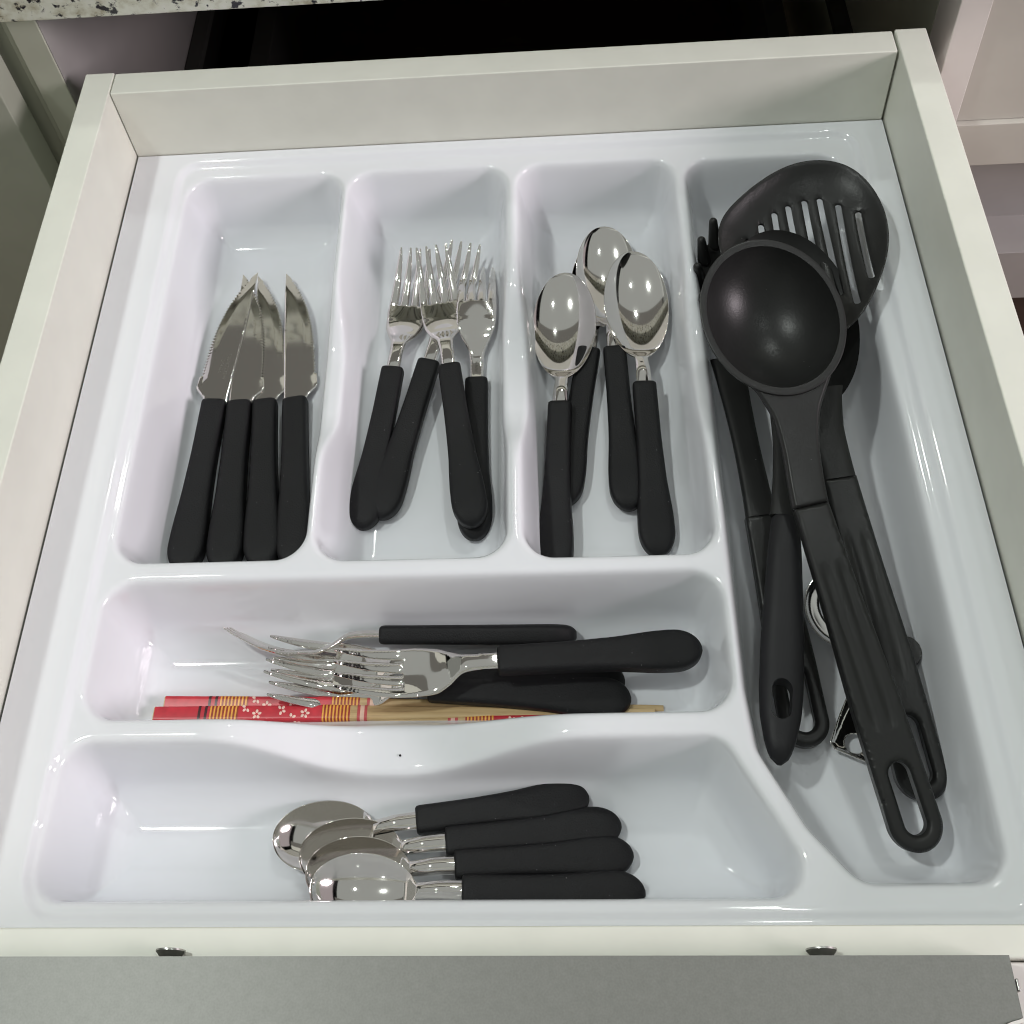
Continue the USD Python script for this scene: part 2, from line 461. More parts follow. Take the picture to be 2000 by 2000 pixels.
wells = [
    rounded(sbox(-0.1805, -0.2495, -0.0918, -0.0190), 0.014),
    rounded(sbox(-0.0868, -0.2505, 0.0013, -0.0192), 0.014),
    rounded(sbox(0.0090, -0.2515, 0.0948, -0.0195), 0.014),
    rounded(Polygon([(0.1022, -0.022), (0.1865, -0.022), (0.1880, -0.3835), (0.134, -0.3835), (0.117, -0.364), (0.1015, -0.335), (0.0995, -0.310)]), 0.013),
    rounded(sbox(-0.1805, -0.3195, 0.0945, -0.2605), 0.014),
    rounded(Polygon([(-0.1835, -0.3300), (0.0875, -0.3308), (0.1145, -0.3790), (0.1060, -0.3882), (-0.1855, -0.3882)]), 0.011),
]
wells = [w.buffer(0.0004) for w in wells]
step = rounded(sbox(-0.1868, -0.3950, 0.1968, -0.0078), 0.012)


def sdf(poly, x, y):
    pts = shapely.points(x, y)
    d = shapely.distance(poly.exterior, pts)
    return np.where(shapely.contains_xy(poly, x, y), d, -d)


def bump1(t, a, b, c, d):
    up = np.clip((t - a) / (b - a), 0, 1)
    dn = np.clip((d - t) / (d - c), 0, 1)
    s = lambda q: q * q * q * (q * (6 * q - 15) + 10)
    return s(up) * s(dn)


def dips(x, y):
    d = np.zeros_like(x)
    band = lambda t, lo, hi: np.clip((t - lo) / 0.004, 0, 1) * np.clip((hi - t) / 0.004, 0, 1)
    d += 0.031 * bump1(x, -0.132, -0.052, -0.050, 0.040) * band(y, -0.341, -0.307)
    for lo, hi in ((-0.102, -0.077), (-0.008, 0.019), ):
        d += 0.019 * bump1(y, -0.208, -0.160, -0.140, -0.085) * band(x, lo, hi)
    d += 0.008 * bump1(y, -0.208, -0.160, -0.140, -0.085) * band(x, 0.087, 0.112)
    return d


RT, RB, SL = 0.0040, 0.0190, 0.17           # top and bottom fillet radii; horizontal run per unit drop


def well_height(d, dip):
    """Height of a well's wall at distance d inside its outline, where the deck lies dip below DECK."""
    th = math.atan2(1.0, SL)                 # steepness of the wall
    tl = RT * math.tan(th / 2)
    x0 = d - SL * dip - 0.0                  # distance from where the wall's line meets this deck
    # top fillet: tangent points tl before and tl along the wall after the corner at x0 = 0
    z = np.zeros_like(d)
    xa, xb = -tl, tl * math.cos(th)
    cz = -RT
    arc = cz + np.sqrt(np.clip(RT ** 2 - (x0 - xa) ** 2, 0, None))
    line = -x0 / SL
    z = np.where(x0 < xa, 0.0, np.where(x0 < xb, arc, line)) - dip
    depth = DECK - FZ
    df = depth * SL                          # where the wall's line meets the floor
    tb = RB * math.tan(th / 2)
    yb = d - df
    arcb = -depth + RB - np.sqrt(np.clip(RB ** 2 - (yb - tb) ** 2, 0, None))
    low_ = np.where(yb < -tb * math.cos(th), 1e3, np.where(yb < tb, arcb, -depth))
    return np.where(low_ < 1e2, np.maximum(low_, -depth), z)


def tray_height(x, y):
    dip = dips(x, y)
    z = -dip
    for w in wells:
        z = np.minimum(z, well_height(sdf(w, x, y), dip))
    z = z + DECK
    ds = sdf(step, x, y)
    q = np.clip((ds + 0.0018) / 0.0042, 0, 1)
    q = q * q * (3 - 2 * q)
    zs = LIP + (DECK - LIP) * q
    return np.where(z < DECK - 1e-6, np.minimum(z, zs), zs)


GX, GY = 570, 590
tx = np.linspace(-HW + 0.0012, HW - 0.0012, GX)
ty = np.linspace(-D + 0.0010, -0.0006, GY)
XX, YY = np.meshgrid(tx, ty, indexing="ij")
ZZ = tray_height(XX.ravel(), YY.ravel()).reshape(XX.shape)
# moulding: light smoothing of the sampled height
from scipy.ndimage import gaussian_filter
ZZ = gaussian_filter(ZZ, 0.9, mode="nearest")
gx = np.gradient(ZZ, tx, axis=0)
gy = np.gradient(ZZ, ty, axis=1)
gx, gy = gaussian_filter(gx, 0.6), gaussian_filter(gy, 0.6)
NN = np.stack([-gx, -gy, np.ones_like(gx)], -1)
NN /= np.linalg.norm(NN, axis=-1, keepdims=True)
V = np.stack([XX, YY, ZZ], -1).reshape(-1, 3)
ii, jj = np.meshgrid(np.arange(GX - 1), np.arange(GY - 1), indexing="ij")
a0 = (ii * GY + jj).ravel()
F = np.concatenate([np.stack([a0, a0 + GY, a0 + GY + 1], 1), np.stack([a0, a0 + GY + 1, a0 + 1], 1)])
tm = usdkit.mesh(stage, "/World/cutlery_tray", (V, F), M["tray"], smooth=False)
tm.CreateNormalsAttr(Vt.Vec3fArray.FromNumpy(NN.reshape(-1, 3).astype(np.float32)))
tm.SetNormalsInterpolation("vertex")
tag(tm.GetPrim(), "glossy white plastic cutlery tray with six wells filling the drawer", "cutlery tray")

# ------------------------------------------------------------------ cutlery: metal heads and black handles


def handle_mesh(Lh, w0, w1, t0, t1):
    """From the junction at x = 0 back to x = -Lh: narrow at the metal, teardrop wide at the end."""
    q = np.concatenate([[0, 0.0007, 0.002], np.linspace(0.006, Lh - 0.014, 26), Lh - 0.014 + 0.014 * np.sin(np.linspace(0.12, 1.0, 14) * math.pi / 2)])
    wf = smooth_line([(0, w0), (Lh * 0.25, w0 * 1.01), (Lh * 0.55, w0 * 1.14), (Lh * 0.80, w1 * 0.985), (Lh * 0.88, w1), (Lh, w1 * 0.97)])
    tf = smooth_line([(0, t0), (Lh * 0.5, t0 * 1.05), (Lh * 0.85, t1), (Lh, t1 * 0.96)])
    w, t = wf(q), tf(q)
    w[0] *= 0.86
    t[0] *= 0.78
    w[1] *= 0.97
    t[1] *= 0.94
    e = np.clip((q - (Lh - 0.014)) / 0.014, 0, 1)
    w = w * np.sqrt(np.clip(1 - e ** 2.2, 0.02, 1))
    t = t * np.sqrt(np.clip(1 - 0.9 * e ** 5, 0.05, 1))
    return superloft(-q, w, t, np.zeros_like(q), np.zeros_like(q), 4.2, 44)


FORK_LH, KNIFE_LH, SPOON_LH, TEA_LH = 0.0905, 0.0950, 0.0905, 0.0740
FORK_L, KNIFE_L, SPOON_L, TEA_L = 0.0760, 0.0850, 0.0790, 0.0610


def half_outline(pts, n=60):
    f = smooth_line(pts)
    x = np.linspace(pts[0][0], pts[-1][0], n)
    return x, f(x)


def fork_head():
    x, w = half_outline([(-0.004, 0.0036), (0.010, 0.0036), (0.018, 0.0042), (0.026, 0.0078), (0.033, 0.0103), (0.042, 0.0109), (0.060, 0.0108)], 70)
    body = Polygon([*zip(x, w), *zip(x[::-1], -w[::-1])]).intersection(sbox(-1, -1, 0.0465, 1))
    shapes = [body]
    for k in range(4):
        c = (k - 1.5) * 0.00585
        tip_c = (k - 1.5) * 0.0055
        prof = [(0.043, 0.00215), (0.060, 0.00195), (0.074, 0.0014), (0.083, 0.00075), (0.0863, 0.00035)]
        f = smooth_line(prof)
        xx = np.linspace(0.043, 0.0863, 24)
        cc = c + (tip_c - c) * (xx - 0.043) / 0.0433
        shapes.append(Polygon([*zip(xx, cc + f(xx)), *zip(xx[::-1], (cc - f(xx))[::-1])]).buffer(0.0002))
    poly = unary_union(shapes).buffer(-0.0005).buffer(0.0005)
    poly = poly.buffer(0.0006).buffer(-0.0006)
    zc = smooth_line([(-0.004, 0.0), (0.006, 0.0006), (0.016, 0.0), (0.028, -0.0048), (0.038, -0.0072), (0.050, -0.0075), (0.064, -0.0052), (0.078, -0.0005), (0.088, 0.004)])
    zf = lambda a, b: zc(a) - 0.0012 * np.clip((0.04 - a) / 0.015, 0, 1) * (b / 0.008) ** 2 * np.clip(a / 0.01, 0, 1) - 0.0016 * np.clip((a - 0.03) / 0.02, 0, 1) * (1 - (b / 0.011) ** 2) * np.clip((0.08 - a) / 0.03, 0, 1)
    tf = lambda a, b: np.interp(a, [-0.004, 0.014, 0.03, 0.06, 0.087], [1.5, 1.5, 0.95, 0.9, 0.55])
    return plate(poly, 0.0021, 0.0011, zf, 0.0011, 0.35, tf)


def knife_blade(flip):
    n = 46
    edge = []
    ex = np.linspace(0.0165, 0.0952, 4 * 38)
    ef = smooth_line([(0.010, -0.0118), (0.0165, -0.0114), (0.030, -0.0112), (0.048, -0.0101), (0.064, -0.0076), (0.078, -0.0034), (0.088, 0.0010), (0.0955, 0.0056)])
    for i, q in enumerate(ex):
        saw = 0.0012 * math.sin(math.pi * ((i % 4) / 4.0)) if q < 0.090 else 0
        edge.append((q, float(ef(q)) + saw))
    pts = [(-0.003, 0.0062), (0.050, 0.0064), (0.080, 0.0062), (0.0955, 0.0058)] + edge[::-1] + [(0.0162, -0.0119), (0.0085, -0.0121), (0.0070, -0.0114), (0.0024, -0.0072), (0.0005, -0.0062), (-0.003, -0.0056)]
    poly = Polygon(pts).buffer(0)
    tf = lambda a, b: 1.0 - np.clip((a - 0.004) / 0.012, 0, 1) * (1 - np.clip((b - ef(np.clip(a, 0.01, 0.0955))) / 0.0052, 0.3, 1))
    t = plate(poly, 0.0013, 0.0009, None, 0.0003, 0.6, tf)
    if flip:
        t.vertices[:, 1] *= -1
        t.vertices[:, 2] *= -1
        t.invert() if t.volume < 0 else None
    return t


def spoon_head(Ls, Lb, W, depth, neck):
    """Neck from x = 0, bowl of length Lb ending at x = Ls; W half width."""
    xb = Ls - Lb
    q = np.concatenate([np.linspace(-0.004, xb - 0.002, 14), xb + Lb * (1 - np.cos(np.linspace(0.05, 1, 40) * math.pi)) / 2])
    u = np.clip((q - xb) / Lb, 0, 1)
    egg = np.sqrt(np.clip(1 - (2 * np.clip(u, 0, 1) ** 1.08 - 1) ** 2, 0, 1))
    wn = np.interp(q, [-0.004, xb * 0.5, xb, xb + 0.1 * Lb], [neck, neck * 0.92, neck * 0.80, 0])
    w = np.maximum((W * egg) * (u > 0), 0)
    w = (w ** 3 + np.maximum(wn, 0) ** 3) ** (1 / 3)
    w[-1] = 0.0004
    zc = smooth_line([(-0.006, 0.0), (xb * 0.45, 0.0010), (xb * 0.8, -0.0008), (xb + 0.12 * Lb, -0.0035), (xb + 0.5 * Lb, -0.0045), (Ls, -0.0010)])(q)
    m = 17
    lat = np.sin(np.linspace(-1, 1, m) * math.pi / 2)
    dep = depth * np.clip(1 - (2 * np.clip(u, 0, 1) ** 1.05 - 1) ** 2, 0, 1) ** 0.75
    crown = 0.0016 * np.clip(1 - u * 9, 0, 1)
    th = np.interp(q, [-0.004, xb, xb + 0.15 * Lb, Ls], [0.0024, 0.0026, 0.0014, 0.0012])
    top = np.zeros((len(q), m, 3))
    top[:, :, 0] = q[:, None]
    top[:, :, 1] = w[:, None] * lat
    sh = 1 - np.abs(lat) ** 2.2
    top[:, :, 2] = zc[:, None] - dep[:, None] * sh + crown[:, None] * sh
    bot = top.copy()
    bot[:, :, 2] -= th[:, None] * (0.45 + 0.55 * sh)
    ring = np.concatenate([top, bot[:, ::-1]], 1)
    return fixn(grid_mesh(ring))


FH, KB0, KB1 = fork_head(), knife_blade(False), knife_blade(True)
FH.apply_scale([FORK_L / 0.0865, 1.0, 1.0])
FD = FH.copy()
FD.apply_scale([0.945, 0.98, 1.0])
for kb_ in (KB0, KB1):
    kb_.apply_scale([KNIFE_L / 0.0955, 1.0, 1.0])
KB1.apply_transform(trimesh.transformations.rotation_matrix(math.radians(-3.4), [0, 0, 1]))
SH = spoon_head(SPOON_L, 0.0640, 0.0174, 0.0066, 0.0040)
TH = spoon_head(TEA_L, 0.0430, 0.0140, 0.0060, 0.0035)
HF = handle_mesh(FORK_LH, 0.0061, 0.0089, 0.0042, 0.0047)
HK = handle_mesh(KNIFE_LH, 0.0066, 0.0092, 0.0052, 0.0056)
HT = handle_mesh(TEA_LH, 0.0056, 0.0081, 0.0040, 0.0044)


def etched(word_lines, height, place):
    ms = []
    for k, w in enumerate(word_lines):
        t = meshkit.text_mesh(w, height, 0.00006)
        b = t.bounds
        t.apply_translation([-(b[0][0] + b[1][0]) / 2, -k * height * 1.7, 0])
        ms.append(t)
    t = trimesh.util.concatenate(ms)
    t.apply_transform(place)
    return t


def axis_frame(J, zJ, T, zE, Lh, Lm, up=(0, 0, 1.0), roll=0.0):
    """J, T: pixels of the junction and the tip; zJ, zE: heights of the junction and the handle's end above the well's floor."""
    z = FZ + zJ
    slope = (zJ - zE) / Lh
    a = at(*J, z)
    b = at(*T, z + slope * Lm)
    return frame(a, b, up, roll)


# --- knives
K_GROUP = "serrated table knives side by side in the first well"
kn = [
    ("leftmost steak knife in its well, saw edge facing left, lettering on the blade", (420, 785), 0.0085, (469, 528), 0.0058, True, 0.05),
    ("second steak knife from the left, its tip tucked under the leftmost blade", (469, 787), 0.0075, (494, 534), 0.0058, False, 0.0),
    ("third steak knife from the left, its blade half under the second one", (518, 785), 0.0062, (523, 534), 0.0058, False, 0.0),
    ("rightmost steak knife in the knife well, lying apart with dusty black handle", (577, 781), 0.0068, (578, 535), 0.0058, False, -0.06),
]
for i, (lab, J, zJ, T, zE, flip, roll) in enumerate(kn):
    t = thing("table_knife", lab, "knife", K_GROUP, axis_frame(J, zJ, T, zE, KNIFE_LH, KNIFE_L, roll=roll))
    bl = part(t, "blade", KB1 if flip else KB0, M["steel"], 30)
    part(t, "handle", HK, M["handle"], 50)
    if flip:
        pl = np.eye(4)
        pl[:3, 0], pl[:3, 1], pl[:3, 2], pl[:3, 3] = [-1, 0.06, 0], [-0.06, -1, 0], [0, 0, 1], [0.0215, -0.0020, 0.00066]
        part(bl, "maker_mark", etched(["TRAMONTINA", "BRASIL"], 0.0017, pl), M["etch"], False)

# --- forks
FG = "table forks piled in the second well"
forks = [
    ("leftmost table fork in the fork well, lying face up on its own", (768, 720), 0.0105, (811, 502), 0.0052, 0.0),
    ("table fork whose long tines reach highest, its neck under the crossing fork", (839, 706), 0.0120, (912, 478), 0.0052, 0.0),
    ("topmost table fork in the fork well, leaning left across two others", (877, 714), 0.0190, (844, 492), 0.0140, 0.0),
]
for lab, J, zJ, T, zE, roll in forks:
    t = thing("table_fork", lab, "fork", FG, axis_frame(J, zJ, T, zE, FORK_LH, FORK_L, roll=roll))
    part(t, "fork_head", FH, M["steel"], 40)
    part(t, "handle", HF, M["handle"], 50)
t = thing("table_fork", "table fork lying face down at the right of the fork well", "fork", FG, axis_frame((931, 741), 0.0068, (934, 521), 0.0052, FORK_LH, FORK_L, up=(0, 0, -1.0)))
fh = part(t, "fork_head", FH, M["steel"], 40)
part(t, "handle", HF, M["handle"], 50)
pl = np.eye(4)
pl[:3, 0], pl[:3, 1], pl[:3, 2], pl[:3, 3] = [-1, 0, 0], [0, 1, 0], [0, 0, -1], [0.0105, -0.0008, -0.0012]
part(fh, "maker_mark", etched(["TRAMONTINA"], 0.0013, pl), M["etch"], False)

# --- table spoons
SG = "table spoons in the third well"
spoons = [
    ("table spoon half hidden, its bowl right under the uppermost bowl", (1151, 682), 0.0088, (1191, 446), 0.0050, 0.0),
    ("table spoon with the farthest bowl, short black handle between two others", (1200, 680), 0.0125, (1177, 427), 0.0050, 0.0),
    ("leftmost table spoon in the spoon well, mirroring a dark stripe in its bowl", (1094, 787), 0.0150, (1103, 523), 0.0065, -0.10),
    ("rightmost table spoon in the spoon well, its bowl over the farthest one", (1258, 748), 0.0170, (1236, 488), 0.0052, 0.06),
]
for lab, J, zJ, T, zE, roll in spoons:
    t = thing("table_spoon", lab, "spoon", SG, axis_frame(J, zJ, T, zE, SPOON_LH, SPOON_L, roll=roll))
    part(t, "bowl", SH, M["steel"], 60)
    part(t, "handle", HF, M["handle"], 50)

# --- forks in the middle well
MG = "dinner forks lying crosswise in the middle well"
mid = [
    ("lowest fork of the crosswise pile, next to the chopsticks", (837, 1343), 0.0112, (540, 1325), 0.0066, (0, 0, 1), -0.05),
    ("middle fork of the crosswise pile, its handle mostly hidden under another", (829, 1304), 0.0122, (545, 1283), 0.0062, (0, 0, 1), 0.0),
    ("topmost fork of the crosswise pile, its handle reaching farthest right", (972, 1291), 0.0280, (660, 1309), 0.0212, (0, 0, 1), 0.05),
    ("fork lying on its edge against the far wall of the middle well", (743, 1240), 0.0120, (434, 1240), 0.0098, (0, 0.93, 0.37), 0.0),
]
for lab, J, zJ, T, zE, up, roll in mid:
    t = thing("dinner_fork", lab, "fork", MG, axis_frame(J, zJ, T, zE, FORK_LH, FORK_L, up=up, roll=roll))
    fh = part(t, "fork_head", FD, M["steel"], 40)
    part(t, "handle", HF, M["handle"], 50)

# --- teaspoons
TG = "teaspoons nested in the front well"
tea = [
    ("farthest of the four nested teaspoons, its bowl open to the left", (813, 1603), 0.0085, (531, 1640), 0.0046, 0.0),
    ("second teaspoon from the back, its bowl showing black", (870, 1645), 0.0110, (586, 1672), 0.0048, 0.0),
    ("third teaspoon from the back, lying under the nearest bowl", (888, 1690), 0.0135, (600, 1706), 0.0050, 0.0),
    ("nearest of the four nested teaspoons, close to the front edge of the tray", (902, 1739), 0.0190, (612, 1734), 0.0095, 0.0),
]
for lab, J, zJ, T, zE, roll in tea:
    t = thing("teaspoon", lab, "teaspoon", TG, axis_frame(J, zJ, T, zE, TEA_LH, TEA_L, roll=roll))
    part(t, "bowl", TH, M["steel"], 60)
    part(t, "handle", HT, M["handle"], 50)

# --- chopsticks
CL = 0.2265


def stick_w(x):
    return np.interp(x, [0, 0.08, CL], [0.0035, 0.0036, 0.0013])


def stick(x0, x1, grow=0.0, n=30):
    x = np.linspace(x0, x1, n)
    w = stick_w(x) + grow
    return superloft(x, w, w, np.zeros(n), np.zeros(n), 5.0, 32)


def flower(x, ang, r, petals):
    ms = []
    for k in petals:
        b = k * 2 * math.pi / 5 + ang
        e = trimesh.creation.icosphere(2, 1.0)
        e.apply_scale([0.00085, 0.00062, 0.00022])
        e.apply_transform(trimesh.transformations.rotation_matrix(b, [0, 0, 1]))
        e.apply_translation([x + r * math.cos(b), r * math.sin(b), 0])
        ms.append(e)
    return trimesh.util.concatenate(ms)


def wrap(mesh, face):
    """Lays a flat print (z up) on one of the stick's sides."""
    m = mesh.copy()
    w = stick_w(m.vertices[:, 0])
    m.vertices[:, 2] += w + 0.00006
    m.apply_transform(trimesh.transformations.rotation_matrix(face * math.pi / 2, [1, 0, 0]))
    return m


def chopstick(label, A, zA, B, zB, roll):
    t = thing("chopstick", label, "chopstick", "painted bamboo chopsticks", frame(at(*A, FZ + zA), at(*B, FZ + zB), roll=roll))
    st = part(t, "stick", stick(0.0, CL, 0.0, 50), M["bamboo"], 40)
    part(t, "painted_sleeve", stick(0.0004, 0.0905, 0.00007), M["red"], 40)
    for a in (0.0208, 0.0238):
        part(t, "stripe", stick(a, a + 0.0012, 0.00014, 2), M["maroon"], 40)
    for a, nn, stp in ((0.0262, 8, 0.00165), (0.0778, 8, 0.00158)):
        part(t, "band", stick(a, a + nn * stp, 0.00011, 6), M["rust"], 40)
        for k in range(nn):
            part(t, "stripe", stick(a + k * stp + 0.0001, a + k * stp + 0.00085, 0.00017, 2), M["gold"], 40)
    part(t, "band", stick(0.0940, 0.0980, 0.00007, 3), M["blush"], 40)
    for a in (0.0938, 0.0970):
        part(t, "stripe", stick(a, a + 0.0013, 0.00012, 2), M["rose"], 40)
    for x, y, ang, pet, face in ((0.0480, -0.0008, 0.3, (0, 1, 2, 3, 4), 0), (0.0590, 0.0010, 0.9, (0, 1, 3, 4), 0), (0.0700, -0.0006, 0.1, (0, 1, 2, 3, 4), 0), (0.0430, 0.0022, 0.2, (2, 3, 4), 0), (0.0640, -0.0026, 0.5, (0, 1), 0), (0.0545, -0.0005, 0.4, (0, 1, 2, 3, 4), 1), (0.0660, 0.0005, 0.6, (0, 1, 2, 3), 1)):
        f = flower(x, ang, 0.0014, pet)
        f.vertices[:, 1] += y
        part(t, "flower", wrap(f, face), M["petal"], 60)
    return t


chopstick("far chopstick of the red-ended pair, its painted end at the left", (324, 1377), 0.0044, (1290, 1384), 0.0030, 0.10)
chopstick("near chopstick of the red-ended pair, lying in front with its tip at the right", (303, 1399), 0.0050, (1297, 1391), 0.0046, -0.06)
chopstick("lowest chopstick turned round, seen only over the dip of the divider", (1310, 1414), 0.0042, (318, 1420), 0.0030, 0.0)

# ------------------------------------------------------------------ black kitchen utensils in the long well
GRIP_L = 0.1370


def capsule(x0, x1, r):
    return LineString([(x0, 0), (x1, 0)]).buffer(r, quad_segs=16)


def grip_mesh(Lg, w0, w1, thick, hole):
    q = np.linspace(0, Lg - w1 * 1.02, 40)
    wf = smooth_line([(0, w0), (Lg * 0.3, w0 * 1.12), (Lg * 0.65, w1 * 0.97), (Lg, w1)])
    w = wf(q)
    poly = Polygon([*zip(-q, w), *zip(-q[::-1], -w[::-1])])
    poly = unary_union([poly, Point(-q[-1], 0).buffer(w[-1] * 1.003, quad_segs=24)]).buffer(0)
    poly = poly.difference(capsule(-Lg + w1 * 1.02, -Lg + w1 * 1.02 + 0.018, hole))

    def zf(a, b):
        g = 0
        for c in (-0.0036, 0.0036):
            inside = np.clip((-a - 0.024) / 0.006, 0, 1) * np.clip((Lg - 0.046 + a) / 0.006, 0, 1)
            g = g + 0.0006 * inside * np.exp(-((b - c) / 0.0015) ** 2)
        return -g
    return plate(poly, thick, 0.0011, zf, 0.0019, 0.6)


GRIP = grip_mesh(GRIP_L, 0.0078, 0.0108, 0.0085, 0.0046)


def neck_mesh(L1, w0, wmid, w1, thick, z1, z0=0.0):
    q = np.linspace(0, L1, 30)
    w = smooth_line([(0, w0), (L1 * 0.45, wmid), (L1 * 0.8, (wmid + w1) / 2), (L1, w1)])(q)
    zc = z0 + (z1 - z0) * (q / L1) ** 2
    t = np.interp(q, [0, L1], [thick / 2, thick / 3])
    return superloft(q, w, t, np.zeros_like(q), zc, 3.4, 32)


UG = "black kitchen utensils lying together in the long well"

# pasta server, at the bottom of the pile
ps = thing("pasta_server", "black pasta server with upright prongs, its ribbed handle at the bottom of the pile", "pasta server", UG,
           frame(at(1487, 1010, FZ + 0.018), 2 * at(1487, 1010, FZ + 0.018) - at(1580, 1462, FZ + 0.006)))
part(ps, "grip", grip_mesh(float(np.linalg.norm(at(1487, 1010, FZ + 0.018) - at(1580, 1462, FZ + 0.006))), 0.0078, 0.0106, 0.0085, 0.0046), M["nylon"], 40)
part(ps, "neck", neck_mesh(0.086, 0.0074, 0.0064, 0.0085, 0.0065, -0.006), M["nylon"], 40)
PSM = frame(at(1487, 1010, FZ + 0.018), 2 * at(1487, 1010, FZ + 0.018) - at(1580, 1462, FZ + 0.006))
PSX, PSY = in_plane(1450, 572, PSM)
bp = Point(0, 0).buffer(1.0, quad_segs=24)
bp = shapely.affinity.translate(shapely.affinity.scale(bp, 0.037, 0.0235), PSX, PSY).difference(Point(PSX, PSY).buffer(0.0085))
part(ps, "bowl", plate(bp, 0.003, 0.0035, lambda a, b: -0.010 + 0.010 * (((a - PSX) / 0.037) ** 2 + ((b - PSY) / 0.0235) ** 2), 0.0012, 0.5), M["nylon"], 40)
for k in range(11):
    an = math.radians(-125 + 25 * k)
    a_ = np.array([PSX + 0.0345 * math.cos(an), PSY + 0.0212 * math.sin(an), 0.000])
    b_ = a_ + np.array([0.006 * math.cos(an), 0.0025 * math.sin(an), 0.0145])
    hull = m3.Manifold.batch_hull([m3.Manifold.sphere(0.0036, 14).translate(a_.tolist()), m3.Manifold.sphere(0.0022, 14).translate(b_.tolist())])
    part(ps, "prong", hull, M["nylon"], 50)

# slotted skimmer, leaning on the right edge of the tray
SKJ, SKE = at(1534, 1010, -0.061), at(1522, 1494, -0.073)
SKM = frame(SKJ, 2 * SKJ - SKE)
SKL = float(np.linalg.norm(SKJ - SKE)) / 0.1315
sk = thing("slotted_skimmer", "black slotted skimmer with a wide oval blade, resting on the right rim of the tray", "skimmer", UG, SKM)


rim = [(1405, 449), (1445, 398), (1503, 354), (1554, 333), (1597, 326), (1648, 336), (1684, 362), (1713, 401), (1728, 445), (1731, 483), (1728, 525), (1709, 568), (1679, 622), (1652, 655), (1608, 676), (1552, 668), (1492, 628), (1442, 570), (1408, 512)]
rim = np.array([in_plane(u, v, SKM) for u, v in rim])
from scipy.interpolate import splprep, splev
tck, _ = splprep(np.vstack([rim, rim[:1]]).T, s=2e-6, per=True)
rim = np.array(splev(np.linspace(0, 1, 120, endpoint=False), tck)).T
ovt = Polygon(rim)
cuts = []
for a, b in (((1462, 470), (1478, 560)), ((1487, 440), (1500, 520)), ((1513, 417), (1532, 520)), ((1540, 403), (1570, 540)), ((1572, 392), (1607, 560)), ((1602, 388), (1642, 570)), ((1638, 400), (1673, 594)), ((1676, 418), (1700, 545))):
    cuts.append(LineString([in_plane(*a, SKM), in_plane(*b, SKM)]).buffer(0.0016, quad_segs=6))
blade_poly = ovt.difference(unary_union(cuts))


def skz(a, b):
    d = shapely.distance(ovt.exterior, shapely.points(a, b))
    return 0.010 * np.exp(-(d / 0.011)) - 0.004


part(sk, "blade", plate(blade_poly, 0.0026, 0.0024, skz, 0.0009, 0.6), M["nylon"], 40)
part(sk, "neck", neck_mesh(0.062, 0.0070, 0.0062, 0.0100, 0.0065, -0.002), M["nylon"], 40)
gq = SKL * np.concatenate([[0, 0.002], np.linspace(0.008, 0.086, 16), np.linspace(0.090, 0.1315, 16)])
gw = np.interp(gq / SKL, [0, 0.002, 0.02, 0.070, 0.095, 0.108, 0.120, 0.1275, 0.1305, 0.1315], [0.0050, 0.0062, 0.0074, 0.0092, 0.0092, 0.0085, 0.0065, 0.0044, 0.0026, 0.0010])
gt = np.interp(gq / SKL, [0, 0.002, 0.02, 0.09, 0.125, 0.1315], [0.004, 0.005, 0.0062, 0.0066, 0.005, 0.0015])
gripm = superloft(-gq, gw, gt, np.zeros_like(gq), np.zeros_like(gq), 2.6, 40)
gm = m3.Manifold(m3.Mesh(np.asarray(gripm.vertices, np.float32), np.asarray(gripm.faces, np.uint32)))
gm = gm - m3.Manifold.extrude(cross_section(capsule(-0.1050 * SKL, -0.0955 * SKL, 0.0042)), 0.04).translate([0, 0, -0.02])
part(sk, "grip", gm, M["rubber"], 45, label="smooth dark grip with a hanging slot")

# serving spoon
sp = thing("serving_spoon", "black serving spoon under the ladle, a ribbed handle with loop on the right", "serving spoon", UG,
           frame(at(1638, 936, -0.066), at(1556, 640, -0.0495)))
part(sp, "grip", GRIP, M["nylon"], 40)
part(sp, "neck", neck_mesh(0.044, 0.0080, 0.0086, 0.0140, 0.0070, 0.000), M["nylon"], 40)
part(sp, "bowl", spoon_head(0.131, 0.096, 0.0325, 0.0110, 0.0082), M["nylon"], 50)

# ladle on top
LJ, LE = at(1583, 990, -0.047), at(1801, 1657, FZ + 0.018)
LDM = frame(LJ, 2 * LJ - LE)
ld = thing("soup_ladle", "black soup ladle with a deep round bowl, lying on top of the utensils", "ladle", UG, LDM)
part(ld, "grip", grip_mesh(float(np.linalg.norm(LJ - LE)) + 0.0015, 0.0078, 0.0108, 0.0085, 0.0046), M["nylon"], 40)
LC = in_plane(1506, 622, LDM)
LR = 0.0322
ph = np.linspace(0, math.radians(74), 26)
RS = LR / math.sin(math.radians(74))
outer = [(RS * math.sin(p), -RS * math.cos(p) + RS * math.cos(math.radians(74))) for p in ph]
ri = RS - 0.0022
inner = [(ri * math.sin(p), -ri * math.cos(p) + RS * math.cos(math.radians(74))) for p in ph[::-1]]
prof = outer + [(LR + 0.0012, 0.0006), (LR + 0.0012, 0.0022), (LR + 0.0002, 0.0026), (LR - 0.0018, 0.0022)] + inner
bowl = trimesh.creation.revolve(np.array([(max(a, 0), b) for a, b in prof]), sections=72)
LS = 1.16
bowl.apply_scale([LS, 1, 1])
bowl.apply_translation([LC[0], LC[1], 0.0025])
part(ld, "bowl", bowl, M["nylon"], 40)
qe = LC[0] - LR * LS * 0.55
q = np.linspace(0, qe, 40)
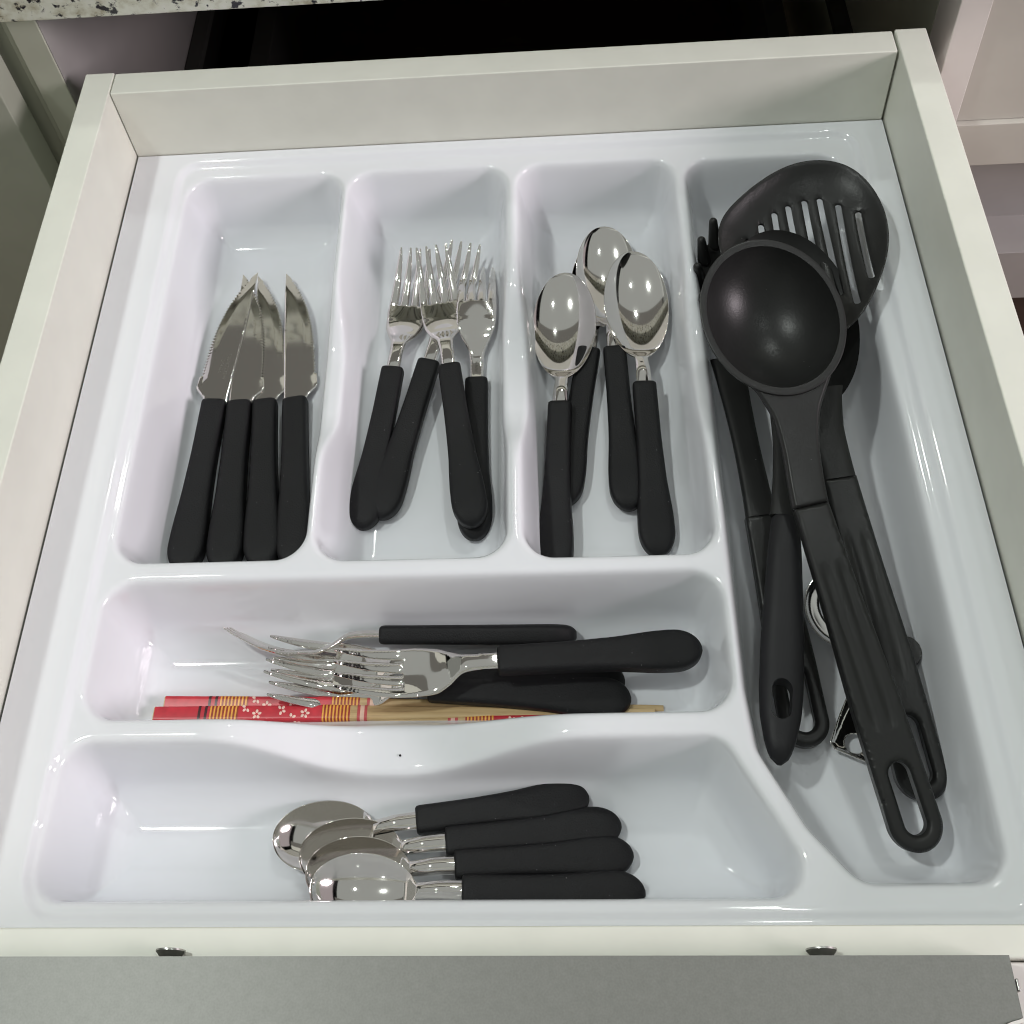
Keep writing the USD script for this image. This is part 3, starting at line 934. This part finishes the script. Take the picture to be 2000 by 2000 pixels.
w = smooth_line([(0, 0.0082), (qe * 0.32, 0.0084), (qe * 0.58, 0.0106), (qe * 0.76, 0.0158), (qe * 0.9, 0.0212), (qe, 0.0262)])(q)
lc = LC[1] * np.clip(q / (LC[0] * 0.62), 0, 1) ** 1.25
npoly = Polygon([*zip(q, lc + w), *zip(q[::-1], (lc - w)[::-1])]).difference(shapely.affinity.scale(Point(LC[0], LC[1]).buffer(LR - 0.0008, quad_segs=48), LS, 1))
npoly = max(getattr(npoly, "geoms", [npoly]), key=lambda g: g.area)
part(ld, "neck", plate(npoly, 0.0066, 0.0009, lambda a, b: 0.0012 * np.clip(a / 0.06, 0, 1) ** 2, 0.0018, 0.4, lambda a, b: np.interp(a, [0, 0.045, 0.07], [1.0, 0.8, 0.45])), M["nylon"], 40)

# can opener
A_, B_ = at(1640, 1200, FZ + 0.005), at(1688, 1430, FZ + 0.005)
COM = frame(A_, B_)
co = thing("can_opener", "chrome can opener with a round hanging hole, mostly under the ladle handle", "can opener", UG, COM)
tab = Polygon([in_plane(u, v, COM) for u, v in ((1664, 1340), (1640, 1400), (1622, 1452), (1630, 1464), (1690, 1488), (1716, 1487), (1738, 1400), (1710, 1340))]).buffer(0.001).buffer(-0.0005)
hc = in_plane(1636, 1192, COM)
head = shapely.affinity.translate(shapely.affinity.scale(Point(0, 0).buffer(1, quad_segs=32), 0.0175, 0.0150), hc[0], hc[1])
eye = shapely.affinity.translate(shapely.affinity.scale(Point(0, 0).buffer(1, quad_segs=24), 0.0105, 0.0085), hc[0] - 0.0015, hc[1] + 0.0005)
strip = LineString([hc + [0.010, 0.0], in_plane(1690, 1350, COM)]).buffer(0.0060)
hole = Point(*in_plane(1669, 1453, COM)).buffer(0.0041)
cop = unary_union([tab, head, strip]).buffer(0.003).buffer(-0.003).difference(hole).difference(eye)


def rolled(a, b):
    d = shapely.distance(cop.exterior, shapely.points(a, b))
    return 0.0016 * np.clip(1 - d / 0.0030, 0, 1) ** 1.5


part(co, "plate", plate(cop, 0.0014, 0.0008, rolled, 0.0006, 0.6), M["chrome"], 40)
kl = (np.linalg.inv(COM) @ np.append(at(1766, 1280, FZ + 0.008), 1))[:3]
part(co, "turning_knob", m3.Manifold.cylinder(0.006, 0.0065, 0.0065, 32).translate(kl.tolist()), M["nylon"], 40)
sx = m3.Manifold.batch_hull([m3.Manifold.sphere(0.0026, 12).translate([hc[0] + 0.018, hc[1] + 0.006, 0.001]), m3.Manifold.sphere(0.0026, 12).translate((kl + [0, 0, 0.003]).tolist())])
part(co, "axle", sx, M["chrome"], 40)

# a speck of dirt on the wavy divider
cq = at(775, 1461, DECK - 0.020)
crumb = trimesh.creation.icosphere(2, 0.0005)
crumb.apply_translation([cq[0], cq[1], float(ZZ[np.abs(tx - cq[0]).argmin(), np.abs(ty - cq[1]).argmin()]) + 0.0003])
cr = part(None, "crumb", crumb, M["handle"], 60)
tag(cr, "tiny dark speck on the dip of the wavy divider", "crumb")
